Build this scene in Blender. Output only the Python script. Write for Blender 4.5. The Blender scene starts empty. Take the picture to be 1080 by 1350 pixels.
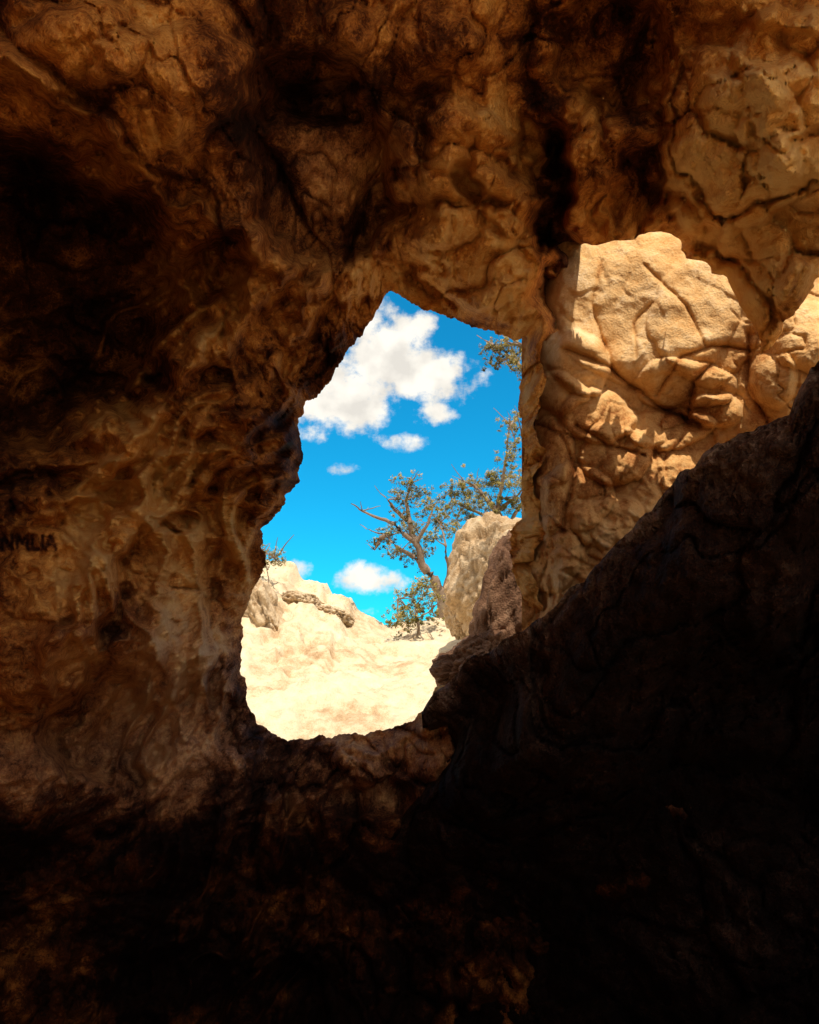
import bpy, math, random
import numpy as np
from mathutils import Vector
random.seed(5); np.random.seed(5)
scene=bpy.context.scene
F=1000.0; PITCH=math.radians(12); CP,SP=math.cos(PITCH),math.sin(PITCH); CAM=np.array([0,0,1.6])

def ray(px,py):
    px=np.asarray(px,float); py=np.asarray(py,float)
    x=(px-540)/F; u=(675-py)/F
    return np.stack([x+0*u, CP-u*SP, SP+u*CP],-1)
def P(px,py,d):
    d=np.asarray(d,float)
    return CAM+ray(px,py)*d[...,None]
def PV(px,py,d): return Vector(P(px,py,d).tolist())

# ---------------- numpy noise ----------------
def hsh(ix,iy,iz,seed):
    h=(ix.astype(np.int64)*374761393+iy.astype(np.int64)*668265263+iz.astype(np.int64)*2147483647+seed*974634777)&0xffffffff
    h=((h^(h>>13))*1274126177)&0xffffffff
    h=((h^(h>>16))*2246822519)&0xffffffff
    return (h^(h>>15))&0xffffffff
G=np.random.RandomState(1).normal(size=(256,3)); G/=np.linalg.norm(G,axis=1)[:,None]
def perlin(p,seed=0):
    i=np.floor(p).astype(np.int64); f=p-i
    w=f*f*f*(f*(f*6-15)+10); out=0
    for a in (0,1):
        for b in (0,1):
            for c in (0,1):
                g=G[hsh(i[:,0]+a,i[:,1]+b,i[:,2]+c,seed)&255]
                d=g[:,0]*(f[:,0]-a)+g[:,1]*(f[:,1]-b)+g[:,2]*(f[:,2]-c)
                out=out+d*(w[:,0] if a else 1-w[:,0])*(w[:,1] if b else 1-w[:,1])*(w[:,2] if c else 1-w[:,2])
    return out*1.5
def fbm(p,o=4,seed=0,gain=.5):
    s=0;a=1
    for k in range(o):
        s=s+a*perlin(p*(2.03**k)+k*7.3,seed+k); a*=gain
    return s
def voro(p,seed=0):
    i=np.floor(p).astype(np.int64)
    f1=np.full(len(p),9.);f2=np.full(len(p),9.);idn=np.zeros(len(p))
    for a in (-1,0,1):
        for b in (-1,0,1):
            for c in (-1,0,1):
                X=i[:,0]+a;Y=i[:,1]+b;Z=i[:,2]+c
                h=hsh(X,Y,Z,seed)
                d=np.sqrt((X+(h&1023)/1023.-p[:,0])**2+(Y+((h>>10)&1023)/1023.-p[:,1])**2+(Z+((h>>20)&1023)/1023.-p[:,2])**2)
                m=d<f1
                f2=np.where(m,f1,np.minimum(f2,d)); idn=np.where(m,(h>>4)&255,idn); f1=np.where(m,d,f1)
    return f1,f2,idn/255.
def sstep(a,b,x):
    t=np.clip((x-a)/(b-a),0,1); return t*t*(3-2*t)
def polydist(px,py,pts):
    D=np.full(px.shape,1e9)
    for (x0,y0),(x1,y1) in zip(pts[:-1],pts[1:]):
        dx,dy=x1-x0,y1-y0; t=np.clip(((px-x0)*dx+(py-y0)*dy)/(dx*dx+dy*dy),0,1)
        D=np.minimum(D,np.hypot(px-x0-t*dx,py-y0-t*dy))
    return D
def inpoly(px,py,pts):
    ins=np.zeros(px.shape,bool); n=len(pts)
    for k in range(n):
        x0,y0=pts[k];x1,y1=pts[(k+1)%n]
        if y0==y1: continue
        c=((y0>py)!=(y1>py))&(px<(x1-x0)*(py-y0)/(y1-y0)+x0)
        ins^=c
    return ins
def gau(px,py,cx,cy,rx,ry): return np.exp(-((px-cx)/rx)**2-((py-cy)/ry)**2)

def grid_mesh(name,V,nu,nv,closed_u=False,mask=None,attrs=None,mat=None,smooth=True):
    j,i=np.meshgrid(np.arange(nv-1),np.arange(nu if closed_u else nu-1),indexing='ij')
    i2=(i+1)%nu
    q=np.stack([j*nu+i,j*nu+i2,(j+1)*nu+i2,(j+1)*nu+i],-1).reshape(-1,4)
    if mask is not None: q=q[~mask[q].all(axis=1)]
    me=bpy.data.meshes.new(name)
    me.vertices.add(len(V)); me.vertices.foreach_set('co',V.astype(np.float32).ravel())
    me.loops.add(q.size); me.loops.foreach_set('vertex_index',q.astype(np.int32).ravel())
    me.polygons.add(len(q)); me.polygons.foreach_set('loop_start',np.arange(0,q.size,4,dtype=np.int32))
    me.polygons.foreach_set('loop_total',np.full(len(q),4,dtype=np.int32))
    me.update(calc_edges=True); me.validate()
    if smooth: me.polygons.foreach_set('use_smooth',np.ones(len(me.polygons),bool))
    if attrs:
        for k,a in attrs.items():
            at=me.attributes.new(k,'FLOAT','POINT'); at.data.foreach_set('value',a.astype(np.float32))
    ob=bpy.data.objects.new(name,me); scene.collection.objects.link(ob)
    if mat: me.materials.append(mat)
    return ob

# ---------------- materials ----------------
def rock_mat(name,stops,scale=1.0,bump=.6,tone=True,rough=.9,grey=None):
    m=bpy.data.materials.new(name); m.use_nodes=True; nt=m.node_tree; N=nt.nodes; L=nt.links
    b=N['Principled BSDF']; b.inputs['Roughness'].default_value=rough
    b.inputs['Specular IOR Level'].default_value=.2
    tc=N.new('ShaderNodeTexCoord')
    def noise(s,d=3,r=.6):
        n=N.new('ShaderNodeTexNoise'); n.inputs['Scale'].default_value=s; n.inputs['Detail'].default_value=d
        n.inputs['Roughness'].default_value=r; L.new(tc.outputs['Object'],n.inputs['Vector']); return n
    def math_(op,a,b_,c=None):
        n=N.new('ShaderNodeMath'); n.operation=op
        for k,v in enumerate((a,b_,c)):
            if v is None: continue
            if isinstance(v,(int,float)): n.inputs[k].default_value=v
            else: L.new(v,n.inputs[k])
        return n.outputs[0]
    n2=noise(7*scale,5,.72); n3=noise(60*scale,2,.65)
    f=math_('ADD',math_('MULTIPLY_ADD',n2.outputs['Fac'],1.0,-.5),math_('MULTIPLY_ADD',n3.outputs['Fac'],.55,-.275))
    if tone:
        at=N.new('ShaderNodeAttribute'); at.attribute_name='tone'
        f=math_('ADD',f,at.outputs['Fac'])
    else:
        n1=noise(1.2*scale,3); f=math_('ADD',f,math_('MULTIPLY_ADD',n1.outputs['Fac'],.9,.05))
    cr=N.new('ShaderNodeValToRGB'); L.new(f,cr.inputs[0])
    e=cr.color_ramp.elements
    while len(e)<len(stops): e.new(.5)
    for k,(p,c) in enumerate(stops): e[k].position=p; e[k].color=(*c,1)
    col=cr.outputs[0]
    if grey:
        ag=N.new('ShaderNodeAttribute'); ag.attribute_name='grey'
        hs=N.new('ShaderNodeHueSaturation'); hs.inputs['Saturation'].default_value=.55; L.new(col,hs.inputs['Color'])
        mx=N.new('ShaderNodeMix'); mx.data_type='RGBA'; L.new(ag.outputs['Fac'],mx.inputs[0]); L.new(col,mx.inputs[6]); L.new(hs.outputs[0],mx.inputs[7]); col=mx.outputs[2]
    L.new(col,b.inputs['Base Color'])
    h=math_('ADD',math_('MULTIPLY',n2.outputs['Fac'],1.0),math_('MULTIPLY',n3.outputs['Fac'],.34))
    bp=N.new('ShaderNodeBump'); bp.inputs['Strength'].default_value=bump; bp.inputs['Distance'].default_value=.09
    L.new(h,bp.inputs['Height']); L.new(bp.outputs[0],b.inputs['Normal'])
    return m
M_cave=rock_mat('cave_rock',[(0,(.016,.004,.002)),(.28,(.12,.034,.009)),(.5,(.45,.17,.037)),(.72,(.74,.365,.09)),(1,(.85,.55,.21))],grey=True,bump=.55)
M_slab=rock_mat('pale_sandstone',[(0,(.1,.038,.012)),(.3,(.42,.18,.055)),(.5,(.64,.36,.135)),(.75,(.75,.49,.23)),(1,(.84,.63,.38))],bump=.34)
M_shade=rock_mat('shade_toned_rock',[(0,(.004,.0012,.0007)),(.4,(.02,.0065,.0035)),(.7,(.09,.047,.031)),(1,(.36,.25,.19))],bump=.9)  # near-black albedo stands in for shade on the foreground rock
M_ground=rock_mat('pale_sand_rock',[(0,(.36,.22,.11)),(.3,(.6,.43,.26)),(.5,(.74,.6,.4)),(1,(.82,.72,.54))],bump=.6)
M_out=rock_mat('outdoor_rock',[(0,(.22,.11,.055)),(.35,(.5,.34,.19)),(.6,(.68,.52,.34)),(1,(.79,.66,.47))],tone=False,bump=.8)

# ---------------- cave shell ----------------
OUT=[(516,380),(535,396),(560,408),(590,417),(605,422),(622,434),(645,437),(662,444),(684,449),(697,440),
(690,480),(684,520),(687,560),(690,600),(688,650),(690,682),(674,700),(672,722),(680,765),(690,790),(708,812),(680,838),
(640,866),(600,892),(577,908),(566,928),(545,950),(528,958),(500,964),(470,968),(430,970),(400,976),(375,974),(352,962),(335,945),(325,925),(327,905),(318,885),(315,865),
(320,840),(318,815),(330,790),(340,765),(350,745),(346,722),(347,700),(360,682),(380,655),(394,630),(399,605),(396,580),(395,555),(402,535),(420,520),(440,492),(455,465),(475,440),(490,425),(500,402)]
CX,CY=510.,705.
NT=1700
th=np.linspace(0,2*np.pi,NT,endpoint=False)
dx,dy=np.cos(th),np.sin(th)
r0=np.zeros(NT)
for k in range(len(OUT)):
    x0,y0=OUT[k];x1,y1=OUT[(k+1)%len(OUT)]
    ex,ey=x1-x0,y1-y0; det=dx*(-ey)+dy*ex
    det=np.where(abs(det)<1e-9,1e-9,det)
    t=((x0-CX)*(-ey)+(y0-CY)*ex)/det; s=(dx*(y0-CY)-dy*(x0-CX))/det
    ok=(s>=-1e-6)&(s<=1+1e-6)&(t>0); r0=np.where(ok,np.maximum(r0,t),r0)
ker=np.array([1,2,3,2,1])/9.; r0=np.convolve(np.r_[r0[-2:],r0,r0[:2]],ker,'valid')
ang=np.stack([dx*r0/22,dy*r0/22,np.zeros(NT)],-1)
r0=r0+5.5*fbm(ang,4,40,.6)
S=[0];
while S[-1]<1150: S.append(S[-1]+2.3+.0024*S[-1]+max(0,S[-1]-800)*.06)
S=np.array(S); g=S/S[-1]; RM=1500.
NBACK=14
def D0(e): return 2.2+3.5*np.exp(-e/560.)

CAV=[(20,400,235,205,1.9),(232,690,26,20,.4),(425,235,105,115,.6),(738,300,30,140,1.0),(925,318,38,22,.35),(400,110,90,60,.5),(70,640,110,30,.25),(130,960,90,80,.4),(1000,60,120,40,.2),(800,60,80,90,.45),(480,1050,60,30,.25),(620,240,22,30,.35),(285,350,45,55,.5),(700,200,40,60,.45),(270,520,50,28,.3),(300,640,40,22,.3),(835,250,30,80,.35),(150,520,70,24,.3),(120,700,40,30,.2)]
BUL=[(955,190,85,120,-.5),(1045,120,70,110,-.45),(1040,230,60,50,-.2),(590,205,75,70,-.55),(640,340,80,60,-.55),(540,320,50,40,-.35),(650,405,60,28,-.25),(230,130,110,80,-.45),(290,490,70,70,-.25),(215,780,60,130,-.45),(80,840,90,130,-.3),(330,640,60,40,-.25),(820,230,28,100,-.25),(775,220,24,90,-.3),(1015,390,50,45,-.25),(350,330,60,30,-.35),(300,860,50,60,-.25),(670,260,30,50,-.35),(480,370,50,25,-.3),(100,60,80,50,-.35),(520,60,90,60,-.35),(120,600,60,30,-.25),(60,560,50,24,-.2),(110,330,60,26,-.3),(60,450,80,30,-.3)]
RID=[([(395,345),(330,425),(255,500),(120,640)],-.5,16),([(402,515),(300,585),(215,600),(120,740),(80,860)],-.5,16),([(330,700),(260,720),(200,670),(150,730)],-.34,12),
([(0,70),(70,120),(150,185),(225,265),(330,300)],-.5,22),([(330,310),(322,400),(350,470),(380,520)],-.32,10),([(500,330),(440,350),(380,440)],-.32,10),
([(190,680),(215,760),(200,860)],-.32,10),([(240,700),(265,780),(250,850)],-.26,9),([(345,980),(450,990),(560,965)],-.15,18),([(330,1010),(280,1100),(250,1200)],-.2,24),([(100,900),(180,830)],-.22,16),([(160,700),(120,800),(60,900)],-.25,12),([(380,640),(330,680),(300,740),(310,800)],-.25,10),([(440,430),(390,480),(340,560),(250,640)],-.25,10),([(0,590),(90,570),(200,540)],-.3,12),([(380,585),(320,600),(250,660)],-.2,8),([(390,540),(300,545),(220,570)],-.2,8)]
CRE=[([(905,90),(878,170),(888,245),(955,290),(1055,245),(1100,200)],.32,6),([(755,175),(800,135),(880,110)],.25,8),([(955,285),(962,340),(1010,400),(1000,470)],.25,6),([(865,110),(862,250),(905,300)],.25,7),
([(800,150),(798,300)],.2,7),([(480,160),(500,220),(460,300)],.2,6),([(560,130),(545,260),(520,330)],.22,7),([(620,180),(650,260),(630,330),(560,360)],.22,7),([(0,640),(120,610),(230,560)],.22,9),([(140,870),(90,960),(60,1100)],.2,9),
([(270,330),(300,420),(250,520),(120,560)],.3,9),([(985,165),(1010,195),(1080,180)],.15,5),([(340,440),(372,520),(330,600)],.2,6),([(700,240),(690,330),(720,400)],.2,8),([(230,600),(180,700),(150,800)],.22,8)]
def macro(px,py,wx,wy):
    d=np.zeros(px.shape); X=px+wx; Y=py+wy
    for cx,cy,rx,ry,a in CAV:
        q=np.sqrt(((X-cx)/rx)**2+((Y-cy)/ry)**2); d+=a*sstep(1.15,.68,q)
    for cx,cy,rx,ry,a in BUL:
        q=np.sqrt(((X-cx)/rx)**2+((Y-cy)/ry)**2); d+=a*np.sqrt(np.clip(1-(q/1.15)**2,0,1))
    for pts,a,w in RID: d+=a*np.exp(-polydist(X,Y,pts)/w)
    for pts,a,w in CRE: d+=a*np.exp(-polydist(X,Y,pts)/w)
    return d
def detail(p,slab=1.0,anis=.8,fine=1.0,seed=0,med=1.0):
    q=p.copy(); q[:,1]*=anis
    w=np.stack([fbm(q*1.1+3,3,11+seed),fbm(q*1.1+9,3,21+seed),fbm(q*1.1+17,3,31+seed)],-1)
    qw=q+.28*w
    d=.38*fbm(q*.8,2,50+seed)
    f1,f2,i1=voro(qw*1.45,60+seed); e1=np.clip((f2-f1)*2.0,0,1)
    d+=slab*(-.24*np.sqrt(e1)+.32*(i1-.5))
    f1,f2,i2=voro(qw*np.array([3.9,3.0,3.2])+.25*w,70+seed); e2=np.clip((f2-f1)*2.2,0,1)
    amt=(.1+1.4*np.clip(fbm(q*1.2,2,75+seed)+.15,0,1))*med
    d+=(-.09*np.sqrt(e2)+.10*(i2-.5))*amt
    c1=np.exp(-np.abs(fbm(q*1.15+40,4,80+seed,.55))/.018); c2=np.exp(-np.abs(fbm(q*2.3+70,4,85+seed,.55))/.024)*np.clip(amt,0,1)
    d+=(.09*c1+.05*c2)*np.clip(slab+.2,0,1)
    d+=.07*fbm(qw*2.6,3,90+seed)*fine
    f1,f2,_=voro(qw*10,97+seed); pm=np.clip(fbm(q*1.7,2,98+seed)+.3,0,1); pit=np.clip(.45-f1,0,1)*pm
    d+=.15*pit*fine
    d+=.035*fbm(q*12,4,95+seed,.62)*fine
    crack=np.clip(1-slab*(1-np.minimum(e1,.3)/.3)*.5-np.clip(amt,0,1)*(1-np.minimum(e2,.2)/.2)*.5-.5*c1-.35*c2-1.4*pit,-.3,1)
    return d+.25,crack,i1
def ctone(p,seed=0): return .42*fbm(p*.8,4,300+seed)+.26*fbm(p*3,3,310+seed,.6)
rr=r0[None,:]+(RM-r0[None,:])*g[:,None]
PX=CX+rr*dx; PY=CY+rr*dy; E=(rr-r0)
px=PX.ravel();py=PY.ravel();e=E.ravel()
base=D0(e)
base=base+1.3*sstep(990,1330,py)*(1-sstep(1400,2000,py))
wn=np.stack([px/90,py/90,0*px],-1); wx=26*fbm(wn,3,1); wy=26*fbm(wn+31,3,2)
wlx=26*fbm(wn*.7,2,1); wly=26*fbm(wn*.7+31,2,2)
wn2=wn*5; wx+=6*fbm(wn2,2,3); wy+=6*fbm(wn2+9,2,4)
fade=sstep(0,30,e)
d=base+macro(px,py,wx,wy)*(.25+.75*fade)
pb=P(px,py,base)
leftm=sstep(470,300,px)*sstep(280,400,py)
dd,crack,idc=detail(pb,slab=1-.6*leftm,med=1-.35*leftm,fine=1+.2*leftm)
# erosion flutes run down the wall away from the opening
X=px+1.2*wlx;Y=py+1.2*wly
a=math.radians(140)-.5*sstep(600,880,py)
al=(X-400)*np.cos(a)+(Y-500)*np.sin(a); ac=-(X-400)*np.sin(a)+(Y-500)*np.cos(a)
fl=1-np.abs(fbm(np.stack([al/210,ac/62,0*al],-1),3,500)); fl2=1-np.abs(fbm(np.stack([al/80,ac/22,0*al+3],-1),3,510))
fl3=fbm(np.stack([al/110,ac/9,0*al+7],-1),3,530,.6)
flm=.4+.9*np.clip(fbm(np.stack([px/150,py/150,0*px+9],-1),2,520)+.3,0,1)
lm=sstep(520,380,px)*sstep(300,420,py)*(.35+.65*sstep(30,150,px))*flm*(1-.5*sstep(820,960,py))
d+= lm*fade*(-.52*fl**4-.07*fl2**3+.022*fl3+.2)
d=d+dd*(.3+.7*fade)
d=np.maximum(d,1.9)
GR=[[(2,724),(4,706),(15,724),(17,706)],[(22,724),(24,706),(29,716),(35,706),(37,724)],[(42,706),(42,724),(51,724)],[(56,706),(56,724)],[(60,725),(67,706),(74,725)],[(63,718),(71,718)]]
gm=np.zeros(px.shape); sl_=(px<90)&(px>-10)&(py>695)&(py<735)
for pts in GR: gm[sl_]=np.maximum(gm[sl_],np.exp(-(polydist(px[sl_],py[sl_],pts)/2.4)**2))
d+=.03*gm
GAP=[(718,440),(740,428),(750,395),(753,350),(757,328),(775,318),(798,322),(812,310),(838,316),(858,304),(890,318),(908,340),(930,346),(955,362),(980,405),(994,440),(1004,462),(1022,452),(1040,425),(1064,388),(1100,345),(1220,290),(1250,1000),(760,1000),(722,830),(712,790),(700,745),(716,700),(704,640),(718,600),(706,560),(722,500),(710,465)]  # opening added behind the overhang so sun reaches the right wall
GAPn=[]
for k in range(len(GAP)):
    x0,y0=GAP[k];x1,y1=GAP[(k+1)%len(GAP)]; n=max(1,int(math.hypot(x1-x0,y1-y0)/6))
    for q in range(n): GAPn.append((x0+(x1-x0)*q/n,y0+(y1-y0)*q/n))
GA=np.array(GAPn); off=fbm(np.c_[GA/28,np.zeros(len(GA))],4,9,.6)*13; off2=fbm(np.c_[GA/34,np.ones(len(GA))*5],4,19,.5)*11
GA=GA+np.c_[off*.7,off2]; GAPn=[tuple(v) for v in GA]
sel=(px>640)&(px<1320)&(py>250)&(py<1060)
ins=np.zeros(px.shape,bool); ins[sel]=inpoly(px[sel],py[sel],GAPn)
bd=np.full(px.shape,999.); bd[sel]=polydist(px[sel],py[sel],GAPn+[GAPn[0]])
lip=np.where(~ins,np.clip(1-bd/34,0,1)**2,1)*sstep(735,775,px)
d=d+.32*lip
near=ins&(bd<7)
idx=np.where(near)[0]
A=np.array(GAPn); B=np.roll(A,-1,axis=0)
for c in np.array_split(idx,max(1,len(idx)//2000)):
    if len(c)==0: continue
    p=np.c_[px[c],py[c]][:,None,:]; ab=(B-A)[None]; t=np.clip(((p-A[None])*ab).sum(-1)/((ab**2).sum(-1)+1e-9),0,1)
    q=A[None]+t[...,None]*ab; dist=((q-p)**2).sum(-1); k=dist.argmin(1)
    qq=q[np.arange(len(c)),k]; px[c]=qq[:,0]; py[c]=qq[:,1]
V=P(px,py,d)
nr=len(S)
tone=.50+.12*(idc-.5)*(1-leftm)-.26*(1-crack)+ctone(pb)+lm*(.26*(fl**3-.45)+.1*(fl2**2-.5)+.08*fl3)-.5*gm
tone+= -.38*sstep(960,1180,py) -.36*gau(px,py,20,400,185,180)  # shade painted in: darker bottom and upper-left recess
for a_ in [(270,620,150,150,.18),(600,280,110,120,.24),(990,220,140,200,.44),(470,368,70,34,.34),(640,150,60,50,.24),(250,575,90,35,.26),(225,780,70,100,.26),(340,380,35,60,.3),(1010,390,50,50,.25),(220,60,70,40,.14),(700,600,22,190,.28),(70,760,80,90,.12),(700,360,40,60,.1),(190,210,60,40,.14),  # lit ridges, rim and bulges painted lighter
           (738,290,34,150,-.45),(830,220,36,90,-.24),(430,90,140,100,-.28),(700,110,70,90,-.26),(420,560,26,80,-.18),(285,350,50,60,-.2),(340,200,60,70,-.12),(140,500,90,70,-.22),(380,760,30,60,-.1),(0,950,90,90,-.12),(560,120,60,60,-.1)]:  # shade painted into the cleft, recesses and ceiling
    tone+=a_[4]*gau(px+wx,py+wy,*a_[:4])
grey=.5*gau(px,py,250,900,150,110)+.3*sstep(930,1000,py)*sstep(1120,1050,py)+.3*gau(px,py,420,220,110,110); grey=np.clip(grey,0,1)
Vb=[];rimd=d.reshape(nr,NT)[0]
for k in range(NBACK,0,-1):
    rk=r0+1.5*k+.6*k*k*.35; dk=rimd+.02+.06*k
    pk=P(CX+rk*dx,CY+rk*dy,dk); dn=fbm(pk*3,3,33)*.08*min(1,k/4)
    Vb.append(P(CX+rk*dx,CY+rk*dy,dk+dn))
Vb=np.concatenate(Vb)
last=V.reshape(nr,NT,3)[-1]
Vr=[]
for k in range(1,36):
    yy=k/35.; sh=last.copy(); tgt=-3.2+3.3*sstep(1.2,4.0,last[:,2])*sstep(-2.2,.5,last[:,0])  # unseen rear roof shaped to open on the right for fill light
    sh[:,1]=last[:,1]+(tgt-last[:,1])*yy
    nz=fbm(sh*.9,4,66)*.35*min(1,k/5)
    rad=sh-np.array([0,0,1.8]); rad[:,1]=0; rad/=np.linalg.norm(rad,axis=1)[:,None]+1e-6
    Vr.append(sh+rad*nz[:,None])
Vr=np.concatenate(Vr)
ALL=np.concatenate([Vb,V,Vr])
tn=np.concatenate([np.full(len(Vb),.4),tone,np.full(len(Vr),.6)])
gy_=np.concatenate([np.full(len(Vb),.2),grey,np.zeros(len(Vr))])
mask=np.concatenate([np.zeros(len(Vb),bool),ins,np.zeros(len(Vr),bool)])
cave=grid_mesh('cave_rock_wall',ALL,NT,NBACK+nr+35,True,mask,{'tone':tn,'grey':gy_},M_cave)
gx,gz=np.meshgrid(np.linspace(-5,-.7,80),np.linspace(-3,5.3,120)); Vw=np.stack([gx,-3.0+.0*gx-.5*sstep(-1.5,-.7,gx),gz],-1).reshape(-1,3)  # unseen wall added to block rear light on the left
Vw[:,1]+=.3*fbm(Vw*.9,4,71); Vw[:,0]+=.25*fbm(Vw*1.1,4,72)
grid_mesh('added_rear_blocker',Vw,80,120,False,None,{'tone':np.full(len(Vw),.65),'grey':np.zeros(len(Vw))},M_cave)

# ---------------- lit sandstone wall on the right ----------------
nu,nv=360,420
uu,vv=np.meshgrid(np.linspace(688,1330,nu),np.linspace(235,1010,nv)); px=uu.ravel();py=vv.ravel()
base=5.75-.0011*(px-700)-.0017*(py-480)-.0016*np.clip(px-960,0,400)
base=base+.4*(1-sstep(690,745,px))
wn=np.stack([px/70,py/70,0*px],-1); wx=12*fbm(wn,3,5); wy=12*fbm(wn+31,3,6)
SB=[(850,405,128,100,-.12),(930,420,75,85,-.10),(764,478,42,44,-.24),(790,545,52,38,-.24),(728,600,34,46,-.22),(815,600,50,40,-.2),(735,520,34,30,-.18),(905,505,66,32,-.15),(760,655,46,46,-.2),(880,565,60,30,-.15),(715,665,30,40,-.16),(725,735,40,50,-.2),(800,690,50,36,-.16),(1020,500,34,40,-.12),(1065,440,50,50,-.12),(940,540,40,30,-.15)]
SC=[([(748,462),(800,480),(832,505),(868,530),(920,560)],.12,4),([(790,345),(782,400),(800,460)],.03,2.5),([(850,350),(905,400),(930,455)],.03,2.2),([(868,520),(900,470),(940,455),(990,460)],.07,3),([(905,555),(912,500),(935,480)],.1,3),([(760,560),(800,585),(850,600)],.1,3),([(838,470),(835,430),(860,400)],.03,2.2),([(990,440),(985,500),(1010,560)],.07,5),([(700,560),(740,570),(760,620),(740,700)],.1,4)]
d=base.copy(); X=px+wx;Y=py+wy
for cx,cy,rx,ry,a in SB:
    q=np.sqrt(((X-cx)/rx)**2+((Y-cy)/ry)**2); d+=a*np.clip(1-q**4,0,1)**.5
cs=np.zeros(px.shape)
for pts,a,w in SC:
    k=np.exp(-polydist(px+wx*.5,py+wy*.5,pts)/w); d+=a*k; cs=np.maximum(cs,k)
pb=P(px,py,base)
dd,cr,idc=detail(pb,slab=.22,anis=.9,fine=.4,seed=200,med=.6)
sm=np.exp(-((px-870)/125)**4-((py-405)/105)**4)
d+=dd*(.85-.72*sm)+.07*sm*fbm(pb*1.6,4,640)
f1,f2,ip=voro(pb*np.array([1.3,.6,1.4])+.5*np.stack([fbm(pb*1.5,3,601),0*px,fbm(pb*1.5,3,602)],-1),603)
ep=np.clip((f2-f1)*22,0,1); vis=np.clip(fbm(pb*1.4,2,605)*1.6+.3,0,1)
d+=.03*(ip-.5)*sstep(0,.06,f2-f1)+.010*(1-ep)*vis
lowr=sstep(560,760,py)
d+= -.09*lowr*(1-np.abs(fbm(pb*5,4,230)))**2
tone=.62+.12*(idc-.5)+.08*(ip-.5)-.12*(1-ep)*vis-.3*cs-.2*(1-cr)*(1-.8*sm)+.06*sm-.04*lowr+.6*ctone(pb,5)
grid_mesh('sandstone_cave_wall',P(px,py,d),nu,nv,False,None,{'tone':tone},M_slab)

# ---------------- foreground rock, shade put into its colour ----------------
crest=[(556,940,5.0),(576,905,4.75),(640,862,4.3),(700,822,4.0),(760,775,3.75),(820,712,3.55),(870,655,3.4),(930,597,3.2),(985,566,3.05),(1040,548,2.95),(1062,500,2.85),(1082,468,2.8),(1180,420,2.7),(1400,330,2.5),(1700,300,2.4)]
ca=np.array(crest); L=np.r_[0,np.cumsum(np.hypot(np.diff(ca[:,0]),np.diff(ca[:,1])))]; L/=L[-1]
nu=460; U=np.linspace(0,1,nu)
cx=np.interp(U,L,ca[:,0]);cy=np.interp(U,L,ca[:,1]);cd=np.interp(U,L,ca[:,2])
jit=fbm(np.c_[cx/40,cy/40,0*cx],4,77)*10; cy=cy+jit*sstep(0,.03,U)
vb=np.linspace(-1,0,24,endpoint=False); vf=np.linspace(0,1,330)**1.12
rowsP=[];rowsD=[]
for v in vb:
    a=-v; rowsP.append(np.c_[cx+a*10,cy+a*170]); rowsD.append(cd+1.1*a+.10*math.sqrt(a))
for v in vf:
    bx=250+U*1780; by=np.full(nu,1750.)
    X=cx+(bx-cx)*v; Y=cy+(by-cy)*v
    X=X+(1-U)**3*(26*math.sin(v*19)*math.exp(-v*1.5)+30*math.sin(min(1,v*2)*math.pi))
    dpx=(Y-cy)
    dep=cd-.42*(1-np.exp(-dpx/80.))+1.6*sstep(90,480,dpx)-1.5*sstep(700,1100,dpx)
    dep=dep+ 1.2*np.exp(-(U*1600)/100.)*sstep(0,.1,v)
    rowsP.append(np.c_[X,Y]); rowsD.append(dep)
pp=np.concatenate(rowsP); dz=np.concatenate(rowsD); pb=P(pp[:,0],pp[:,1],dz)
dd,cr,idc=detail(pb,slab=.7,anis=.8,fine=1.2,seed=400)
dz=dz+.8*(dd-.15)
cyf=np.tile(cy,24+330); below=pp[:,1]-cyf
tone=.34+.54*np.exp(-np.clip(below,0,None)/58.)-.1*(1-cr)-.14*sstep(0,600,pp[:,0]-600)+.6*ctone(pb,9)  # light painted along the crest, shade on the face below
grid_mesh('shaded_foreground_rock',P(pp[:,0],pp[:,1],dz),nu,24+330,False,None,{'tone':tone},M_shade)

xs=np.linspace(-3.6,3.6,90); tt=np.linspace(0,1,90)  # unseen pale ledge added: bounces sunlight up, lip shields the lower rock
gx,gt=np.meshgrid(xs,tt); prof_y=np.interp(gt,[0,.2,.3,.42,.8,1],[1.15,1.05,.8,.45,-2.6,-3.3]); prof_z=np.interp(gt,[0,.2,.3,.42,.8,1],[-1.9,.5,.92,.15,.1,.9])
Vl=np.stack([gx,prof_y,prof_z],-1).reshape(-1,3); Vl=Vl+np.stack([fbm(Vl*1.5+s,4,s)*.12 for s in (1,2,3)],-1)
grid_mesh('added_bounce_ledge',Vl,90,90,False,None,{'tone':np.full(len(Vl),.85)},M_slab)

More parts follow.
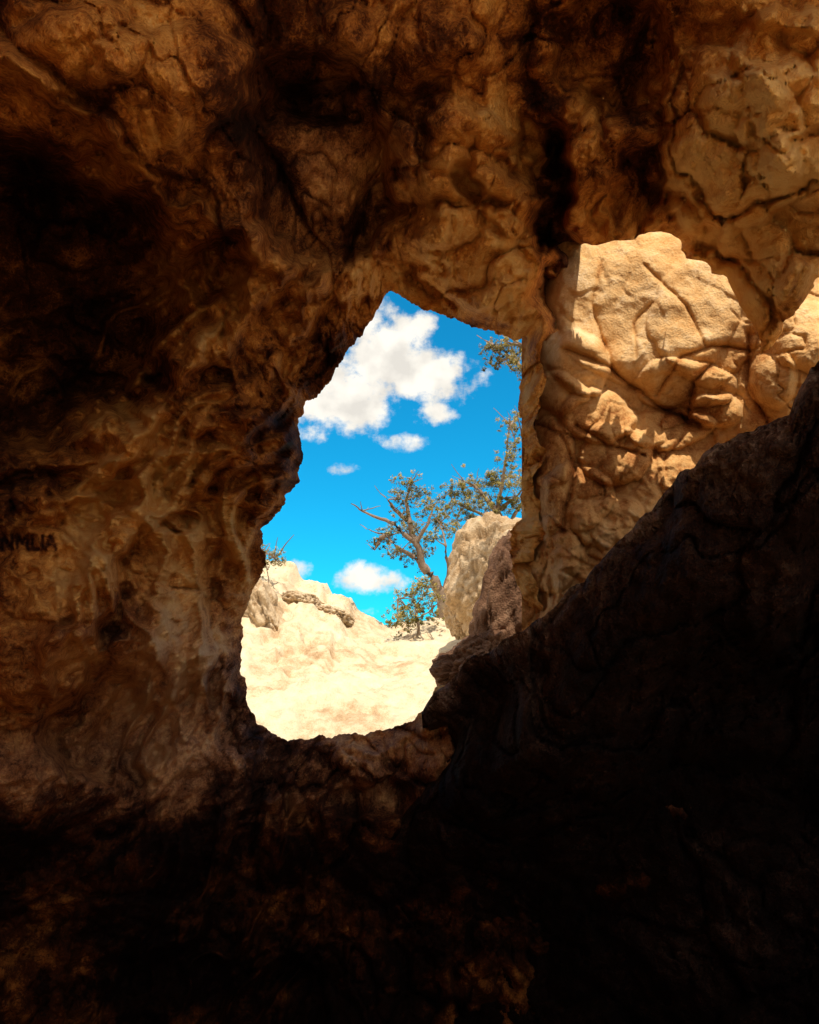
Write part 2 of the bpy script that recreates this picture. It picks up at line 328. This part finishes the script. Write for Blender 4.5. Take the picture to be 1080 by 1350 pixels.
# ---------------- ground ----------------
def spaced(lo,hi,c,n):
    a=np.linspace(-1,1,n); k=7.0; s=np.sinh(a*k)/np.sinh(k)
    return c+np.where(s<0,s*(c-lo),s*(hi-c))
xs=spaced(-600,600,-1.0,460); ys=spaced(-600,900,10.5,560)
gx,gy=np.meshgrid(xs,ys); x=gx.ravel();y=gy.ravel()
p3=np.stack([x,y,0*x],-1)
xw=x+.12*fbm(p3*2.5,3,61)
cr=np.interp(xw,[-30,-6,-2.7,-2.35,-2.15,-2.0,-1.6,-1.45,-1.15,-1.05,-.8,-.42,.3,.84,2.5,6,30],[2.5,3.6,3.55,3.48,3.44,3.14,3.12,2.96,2.92,2.72,2.62,2.38,2.42,2.55,2.9,3.2,2.])
yc=13.8
up=.86+(cr-.86)*np.clip((y-8.2)/(yc-8.2),0,1)**.9
stp=sstep(-.2,-1.6,x)*sstep(9,11,y); q_=up*4.2+.7*fbm(p3*1.1,3,62); fl_=np.floor(q_)+sstep(.35,.75,q_-np.floor(q_)); up=up+stp*.6*(fl_-q_)/4.2
z=np.where(y<yc,up,cr-(cr+1.2)*sstep(yc+.2,yc+12,y))
z=np.where(y<8.2,-2.9+(3.76)*sstep(6.7,8.2,y),z)
z=np.where(y<-3.2,-2.9+2.7*sstep(-3.2,-5,y),z)
far=1/(1+((np.hypot(x,y-10))/25)**2)
mid=sstep(7,8.8,y)
f1,f2,i1=voro(np.stack([x*1.3,y*1.0,0*x+.5],-1)+.3*np.stack([fbm(p3*1.2,3,7),fbm(p3*1.2+4,3,8),0*x],-1),5)
f1b,f2b,i1b=voro(np.stack([x*3.6,y*2.6,0*x+.5],-1)+.3*np.stack([fbm(p3*2.2,3,17),fbm(p3*2.2+4,3,18),0*x],-1),15)
rk=.45+.55*stp
z=z+mid*far*(.12*fbm(p3*.9,3,1)+rk*(.06*np.sqrt(np.clip((f2-f1)*2,0,1))+.14*(i1-.5)+.03*np.sqrt(np.clip((f2b-f1b)*2,0,1))+.06*(i1b-.5))+.03*(1-np.abs(fbm(p3*3,4,2)))+.03*fbm(p3*12,4,3,.6))
z+= (1-far)*1.5*fbm(p3*.02,3,4)*sstep(30,80,np.hypot(x,y))
tone=.53+.12*(i1-.5)+.12*(i1b-.5)*rk+.18*fbm(p3*.8,3,9)+.26*fbm(p3*4,3,10)-.10*(1-np.clip((f2b-f1b)*4,0,1))*rk
grid_mesh('ground',np.stack([x,y,z],-1),460,560,False,None,{'tone':tone},M_ground)

# ---------------- rocks ----------------
import bmesh
def make_rock(name,c,rad,seed,mat,sub=6,rough=1.0,rot=0):
    bm=bmesh.new(); bmesh.ops.create_icosphere(bm,subdivisions=sub,radius=1)
    me=bpy.data.meshes.new(name); bm.to_mesh(me); bm.free()
    n=len(me.vertices); co=np.zeros(n*3,np.float32); me.vertices.foreach_get('co',co); co=co.reshape(-1,3).astype(float)
    q=co*1.6+seed*3.1; w=np.stack([fbm(q+a,3,seed+a) for a in (1,5,9)],-1)
    f1,f2,i1=voro(q+.3*w,seed); h=.12*np.sqrt(np.clip((f2-f1)*2,0,1))+.22*(i1-.5)
    f1,f2,i2=voro(q*2.6+.4*w,seed+3); h+=.05*np.sqrt(np.clip((f2-f1)*2,0,1))+.08*(i2-.5)
    h+=.25*fbm(q*.6,3,seed+8)+.07*fbm(q*5,4,seed+12)
    co=np.sign(co)*np.abs(co)**.85*(1+h*rough)[:,None]
    co=co*np.array(rad); cr_,sr_=math.cos(rot),math.sin(rot)
    co=np.stack([co[:,0]*cr_+co[:,2]*sr_,co[:,1],-co[:,0]*sr_+co[:,2]*cr_],-1)
    me.vertices.foreach_set('co',co.astype(np.float32).ravel()); me.polygons.foreach_set('use_smooth',np.ones(len(me.polygons),bool)); me.update()
    me.materials.append(mat); ob=bpy.data.objects.new(name,me); ob.location=c; scene.collection.objects.link(ob); return ob
M_brown=rock_mat('shaded_boulder',[(0,(.05,.024,.014)),(.4,(.16,.08,.045)),(.7,(.3,.17,.1)),(1,(.45,.3,.2))],tone=False,bump=.9)  # cave shadow on the near boulders put into this darker colour
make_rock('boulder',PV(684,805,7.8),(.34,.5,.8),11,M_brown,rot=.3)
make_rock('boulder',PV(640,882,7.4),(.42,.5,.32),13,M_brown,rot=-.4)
make_rock('boulder',PV(655,765,11),(.55,.7,.75),17,M_out,rot=.25)
make_rock('boulder',PV(612,812,11.3),(.26,.4,.3),19,M_out)
make_rock('rock_outcrop',PV(343,820,11.5),(.34,.6,.62),23,M_out,rot=-.4)
make_rock('rock_outcrop',PV(398,797,12.7),(.3,.4,.17),29,M_out,rot=.1,rough=1.4)
make_rock('rock_outcrop',PV(440,815,12.6),(.26,.4,.14),37,M_out,rot=.3,rough=1.4)

# ---------------- trees ----------------
M_bark=rock_mat('juniper_bark',[(0,(.08,.055,.04)),(.5,(.26,.19,.14)),(1,(.42,.34,.27))],scale=4,tone=False,bump=.3)
def leaf_mat():
    m=bpy.data.materials.new('juniper_foliage'); m.use_nodes=True; N=m.node_tree.nodes; L=m.node_tree.links
    b=N['Principled BSDF']; b.inputs['Roughness'].default_value=.75; b.inputs['Specular IOR Level'].default_value=.1
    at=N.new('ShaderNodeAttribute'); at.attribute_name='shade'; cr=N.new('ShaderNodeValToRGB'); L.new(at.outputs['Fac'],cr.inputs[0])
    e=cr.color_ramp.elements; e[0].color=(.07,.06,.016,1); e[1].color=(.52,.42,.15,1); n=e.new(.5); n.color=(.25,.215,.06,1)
    L.new(cr.outputs[0],b.inputs['Base Color']); return m
M_leaf=leaf_mat()
def tubes(name,paths,parent,mat):
    vs=[];fs=[]
    for pts,r0_,r1_ in paths:
        n=len(pts); b0=len(vs)
        for k,p in enumerate(pts):
            a=(pts[min(k+1,n-1)]-pts[max(k-1,0)]).normalized(); s=a.orthogonal().normalized(); t=a.cross(s)
            r=r0_+(r1_-r0_)*k/(n-1)
            for q in range(7):
                an=q/7*2*math.pi; vs.append(p+(s*math.cos(an)+t*math.sin(an))*r*random.uniform(.85,1.15))
            if k:
                for q in range(7): fs.append((b0+(k-1)*7+q,b0+(k-1)*7+(q+1)%7,b0+k*7+(q+1)%7,b0+k*7+q))
    me=bpy.data.meshes.new(name); me.from_pydata([tuple(v) for v in vs],[],fs); me.materials.append(mat)
    for p in me.polygons: p.use_smooth=True
    ob=bpy.data.objects.new(name,me); scene.collection.objects.link(ob); ob.parent=parent; return ob
def wig(a,b,n,amt):
    out=[];o=Vector((0,0,0))
    for k in range(n+1):
        t=k/n; 
        if 0<k<n: o=o*.6+Vector([random.gauss(0,amt) for _ in range(3)])
        out.append(a.lerp(b,t)+(o*(1-t)*4*t if 0<k<n else Vector((0,0,0))))
    return out
def foliage(name,clumps,parent,dens,leaf):
    rs=np.random.RandomState(len(clumps)*7+3); Vs=[];Ss=[]
    for c,r in clumps:
        n=int(dens*(r**2)/(leaf**2)); base=rs.uniform(.25,.75); c=np.array(c)
        sc=c+rs.normal(size=(24,3))*np.array([.78,.7,.62])*r; sr=rs.uniform(.08,.26,24)*r
        k=rs.randint(0,24,n); o=rs.normal(size=(n,3))*sr[k][:,None]*.8; p=sc[k]+o
        u=rs.normal(size=(n,3)); u/=np.linalg.norm(u,axis=1)[:,None]; u[:,2]=abs(u[:,2]); w=np.cross(u,rs.normal(size=(n,3))); w/=np.linalg.norm(w,axis=1)[:,None]
        l=(leaf*rs.uniform(.6,1.4,n))[:,None]
        Vs.append(np.stack([p-w*l*.28,p+w*l*.28,p+u*l+w*l*.12,p+u*l-w*l*.12],1).reshape(-1,3))
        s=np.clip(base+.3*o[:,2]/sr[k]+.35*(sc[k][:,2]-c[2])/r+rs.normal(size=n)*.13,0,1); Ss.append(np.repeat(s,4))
    V=np.concatenate(Vs); nq=len(V)//4
    me=bpy.data.meshes.new(name); me.from_pydata(V.tolist(),[],np.arange(nq*4).reshape(-1,4).tolist()); me.materials.append(M_leaf)
    at=me.attributes.new('shade','FLOAT','POINT'); at.data.foreach_set('value',np.concatenate(Ss).astype(np.float32))
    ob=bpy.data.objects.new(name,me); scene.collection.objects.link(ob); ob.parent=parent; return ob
def tree(name,dep,trunk,limbs,clumps,tr=.09,leaf=.026,dens=21,dj=.5):
    e=bpy.data.objects.new(name,None); scene.collection.objects.link(e)
    k=dep/1000.
    tp=[PV(a,b,dep) for a,b in trunk]; paths=[(sum([wig(tp[i],tp[i+1],4,.012)[(1 if i else 0):] for i in range(len(tp)-1)],[]),tr,tr*.35)]
    ends=[]
    for l in limbs:
        d1=[dep+random.uniform(-dj,dj)*(i/len(l)) for i in range(len(l))]
        lp=[PV(a,b,dd_) for (a,b),dd_ in zip(l,d1)]
        paths.append((sum([wig(lp[i],lp[i+1],4,.012)[(1 if i else 0):] for i in range(len(lp)-1)],[]),tr*.4,.008)); ends+=lp[1:]
        for q in range(3):
            s=random.choice(lp[1:]); paths.append((wig(s,s+Vector([random.uniform(-.35,.35),random.uniform(-.3,.3),random.uniform(0,.35)]),4,.012),.012,.004))
    cl=[]
    for a,b,r in clumps:
        c=PV(a,b,dep+random.uniform(-dj,dj)); cl.append((c,r*k))
        s=min(ends+tp,key=lambda v:(v-c).length); paths.append((wig(s,c,5,.015),.018,.005))
        for q in range(3): paths.append((wig(c,c+Vector([random.gauss(0,.6)*r*k for _ in range(3)]),3,.01),.009,.004))
    tubes('branches',paths,e,M_bark); foliage('foliage',cl,e,dens,leaf); return e
tree('juniper_tree',13.6,[(588,826),(584,785),(572,762),(556,745),(548,715),(541,690)],
 [[(584,785),(592,750),(588,720),(580,690)],[(556,745),(530,725),(508,706),(490,700)],[(548,715),(520,690),(496,682),(478,674),(463,664)],[(541,690),(535,660),(540,635)],[(548,715),(565,690),(572,665)],[(508,706),(500,712),(494,725)],[(541,690),(520,672),(512,660)]],
 [(540,640,12),(527,655,10),(552,655,13),(566,668,12),(578,684,12),(535,700,12),(512,705,12),(500,714,10),(550,700,11),(520,728,10),(542,735,11),(570,708,11),(590,700,11),(560,728,8),(531,678,8)],tr=.12)
tree('juniper_tree',15.5,[(690,760),(668,700),(655,675),(640,655)],
 [[(668,700),(640,680),(612,668),(596,660)],[(655,675),(662,640),(668,600),(672,560)],[(640,655),(625,640),(612,635)],[(668,700),(690,660),(700,620)],[(655,675),(680,655),(690,640)]],
 [(600,652,13),(615,642,14),(632,652,14),(650,636,14),(668,628,14),(684,636,14),(612,670,13),(640,672,13),(665,658,13),(683,665,13),(672,604,11),(680,586,10),(672,560,10),(684,548,9),(600,688,10),(625,688,10),(590,670,9)],tr=.12,dens=24)
tree('juniper_tree',9.5,[(790,760),(770,620),(745,520),(720,480)],
 [[(745,520),(700,500),(672,470),(650,455)],[(720,480),(690,455),(665,448)],[(770,620),(720,590),(688,575)]],
 [(648,456,9),(660,464,12),(676,472,13),(690,480,13),(668,452,9),(655,478,10),(686,460,9),(700,490,12),(690,570,8),(712,530,18),(730,480,18),(740,560,20)],tr=.09,leaf=.02,dens=24)
tree('juniper_bush',12.6,[(552,838),(550,815),(548,800)],[[(550,815),(535,800),(524,790)],[(548,800),(560,785),(565,775)],[(550,815),(570,802),(578,795)]],
 [(545,790,14),(530,802,12),(556,778,12),(568,792,12),(525,818,11),(548,812,13),(572,812,10),(538,825,10),(560,768,8)],tr=.03)
tree('desert_shrub',12.4,[(355,785),(354,760),(353,750)],[[(354,760),(348,738),(346,725)],[(353,750),(362,735),(370,728)]],
 [(352,728,9),(362,735,9),(346,742,9),(370,740,6)],tr=.012,dens=16,leaf=.022)

# ---------------- light ----------------
sdir=Vector((.10,-.42,.88)).normalized()
sl=bpy.data.lights.new('sun','SUN'); sl.energy=5; sl.angle=math.radians(.5); sl.color=(1,.90,.75)
so=bpy.data.objects.new('sun',sl); so.rotation_euler=sdir.to_track_quat('Z','Y').to_euler(); scene.collection.objects.link(so)
w=bpy.data.worlds.new('World'); scene.world=w; w.use_nodes=True; nt=w.node_tree; N=nt.nodes; Lk=nt.links
bg=N['Background']; bg.inputs[1].default_value=.14
sky=N.new('ShaderNodeTexSky'); sky.sky_type='NISHITA'; sky.sun_disc=False
sky.sun_elevation=math.asin(sdir.z); sky.sun_rotation=math.atan2(sdir.x,sdir.y); sky.air_density=1.0; sky.dust_density=.3; sky.ozone_density=3
tc=N.new('ShaderNodeTexCoord'); sp=N.new('ShaderNodeSeparateXYZ'); Lk.new(tc.outputs['Generated'],sp.inputs[0])
def mth(op,*a):
    n=N.new('ShaderNodeMath'); n.operation=op
    for k,v in enumerate(a):
        if isinstance(v,(int,float)): n.inputs[k].default_value=v
        else: Lk.new(v,n.inputs[k])
    return n.outputs[0]
ym=mth('MAXIMUM',sp.outputs['Y'],.02); X=mth('DIVIDE',sp.outputs['X'],ym); Z=mth('DIVIDE',sp.outputs['Z'],ym)
cb=N.new('ShaderNodeCombineXYZ'); Lk.new(X,cb.inputs[0]); Lk.new(Z,cb.inputs[1])
nz=N.new('ShaderNodeTexNoise'); nz.inputs['Scale'].default_value=16; nz.inputs['Detail'].default_value=7; nz.inputs['Roughness'].default_value=.62; Lk.new(cb.outputs[0],nz.inputs['Vector'])
CL=[(445,520,88,60),(500,465,74,70),(560,494,76,40),(500,418,44,42),(613,500,36,32),(550,428,28,18),(415,568,34,18),(533,581,36,14),(453,617,26,11),(394,749,24,12),(487,764,54,25),(475,806,22,10),(565,545,32,20),(480,538,58,30)]
acc=None
for a,b,rx,ry in CL:
    r=ray(a,b); xi=r[0]/r[1]; zi=r[2]/r[1]
    A=mth('DIVIDE',mth('SUBTRACT',X,float(xi)),rx/1000./r[1]); B=mth('DIVIDE',mth('SUBTRACT',Z,float(zi)),ry/1000./r[1]**2)
    q=mth('SUBTRACT',1.0,mth('ADD',mth('MULTIPLY',A,A),mth('MULTIPLY',B,B)))
    q=mth('MULTIPLY',q,min(1.6,max(.65,rx/40.)))
    acc=q if acc is None else mth('MAXIMUM',acc,q)
acc=mth('MAXIMUM',acc,-1.2)
den=mth('ADD',mth('MULTIPLY',acc,.8),mth('MULTIPLY_ADD',nz.outputs['Fac'],4.2,-2.25))
mr=N.new('ShaderNodeMapRange'); mr.interpolation_type='SMOOTHSTEP'; mr.inputs[1].default_value=-.15; mr.inputs[2].default_value=.8; Lk.new(den,mr.inputs[0])
nb=N.new('ShaderNodeTexNoise'); nb.inputs['Scale'].default_value=2.2; nb.inputs['Detail'].default_value=3; Lk.new(tc.outputs['Generated'],nb.inputs['Vector'])
mb=N.new('ShaderNodeMapRange'); mb.interpolation_type='SMOOTHSTEP'; mb.inputs[1].default_value=.32; mb.inputs[2].default_value=.5; Lk.new(nb.outputs['Fac'],mb.inputs[0])  # clouds behind the camera, added for brighter neutral fill
bk=N.new('ShaderNodeMapRange'); bk.inputs[1].default_value=.35; bk.inputs[2].default_value=-.05; Lk.new(sp.outputs['Y'],bk.inputs[0])
front=N.new('ShaderNodeMapRange'); front.inputs[1].default_value=.2; front.inputs[2].default_value=.5; Lk.new(sp.outputs['Y'],front.inputs[0])
cm=mth('MAXIMUM',mth('MULTIPLY',mr.outputs[0],front.outputs[0]),mth('MULTIPLY',mb.outputs[0],bk.outputs[0]))
tint=N.new('ShaderNodeMix'); tint.data_type='RGBA'; tint.blend_type='MULTIPLY'; Lk.new(front.outputs[0],tint.inputs[0]); Lk.new(sky.outputs[0],tint.inputs[6]); tint.inputs[7].default_value=(.05,1.03,1.26,1)
n5=N.new('ShaderNodeTexNoise'); n5.inputs['Scale'].default_value=20; n5.inputs['Detail'].default_value=4; Lk.new(cb.outputs[0],n5.inputs['Vector'])
mc=N.new('ShaderNodeMapRange'); mc.inputs[1].default_value=.35; mc.inputs[2].default_value=.6; Lk.new(n5.outputs['Fac'],mc.inputs[0])
cc=N.new('ShaderNodeMix'); cc.data_type='RGBA'; Lk.new(mc.outputs[0],cc.inputs[0]); cc.inputs[6].default_value=(5.9,5.6,5.1,1); cc.inputs[7].default_value=(8.0,7.6,6.8,1)
mix=N.new('ShaderNodeMix'); mix.data_type='RGBA'; Lk.new(cm,mix.inputs[0]); Lk.new(tint.outputs[2],mix.inputs[6]); Lk.new(cc.outputs[2],mix.inputs[7])
Lk.new(mix.outputs[2],bg.inputs[0])

cd_=bpy.data.cameras.new('camera'); cam=bpy.data.objects.new('camera',cd_); scene.collection.objects.link(cam)
cam.location=CAM.tolist(); cam.rotation_euler=(math.radians(90)+PITCH,0,0)
cd_.sensor_fit='HORIZONTAL'; cd_.sensor_width=36; cd_.lens=36*F/1080; cd_.clip_end=3000; cd_.clip_start=.05
scene.camera=cam
scene.view_settings.view_transform='Standard'; scene.view_settings.look='None'; scene.view_settings.exposure=0
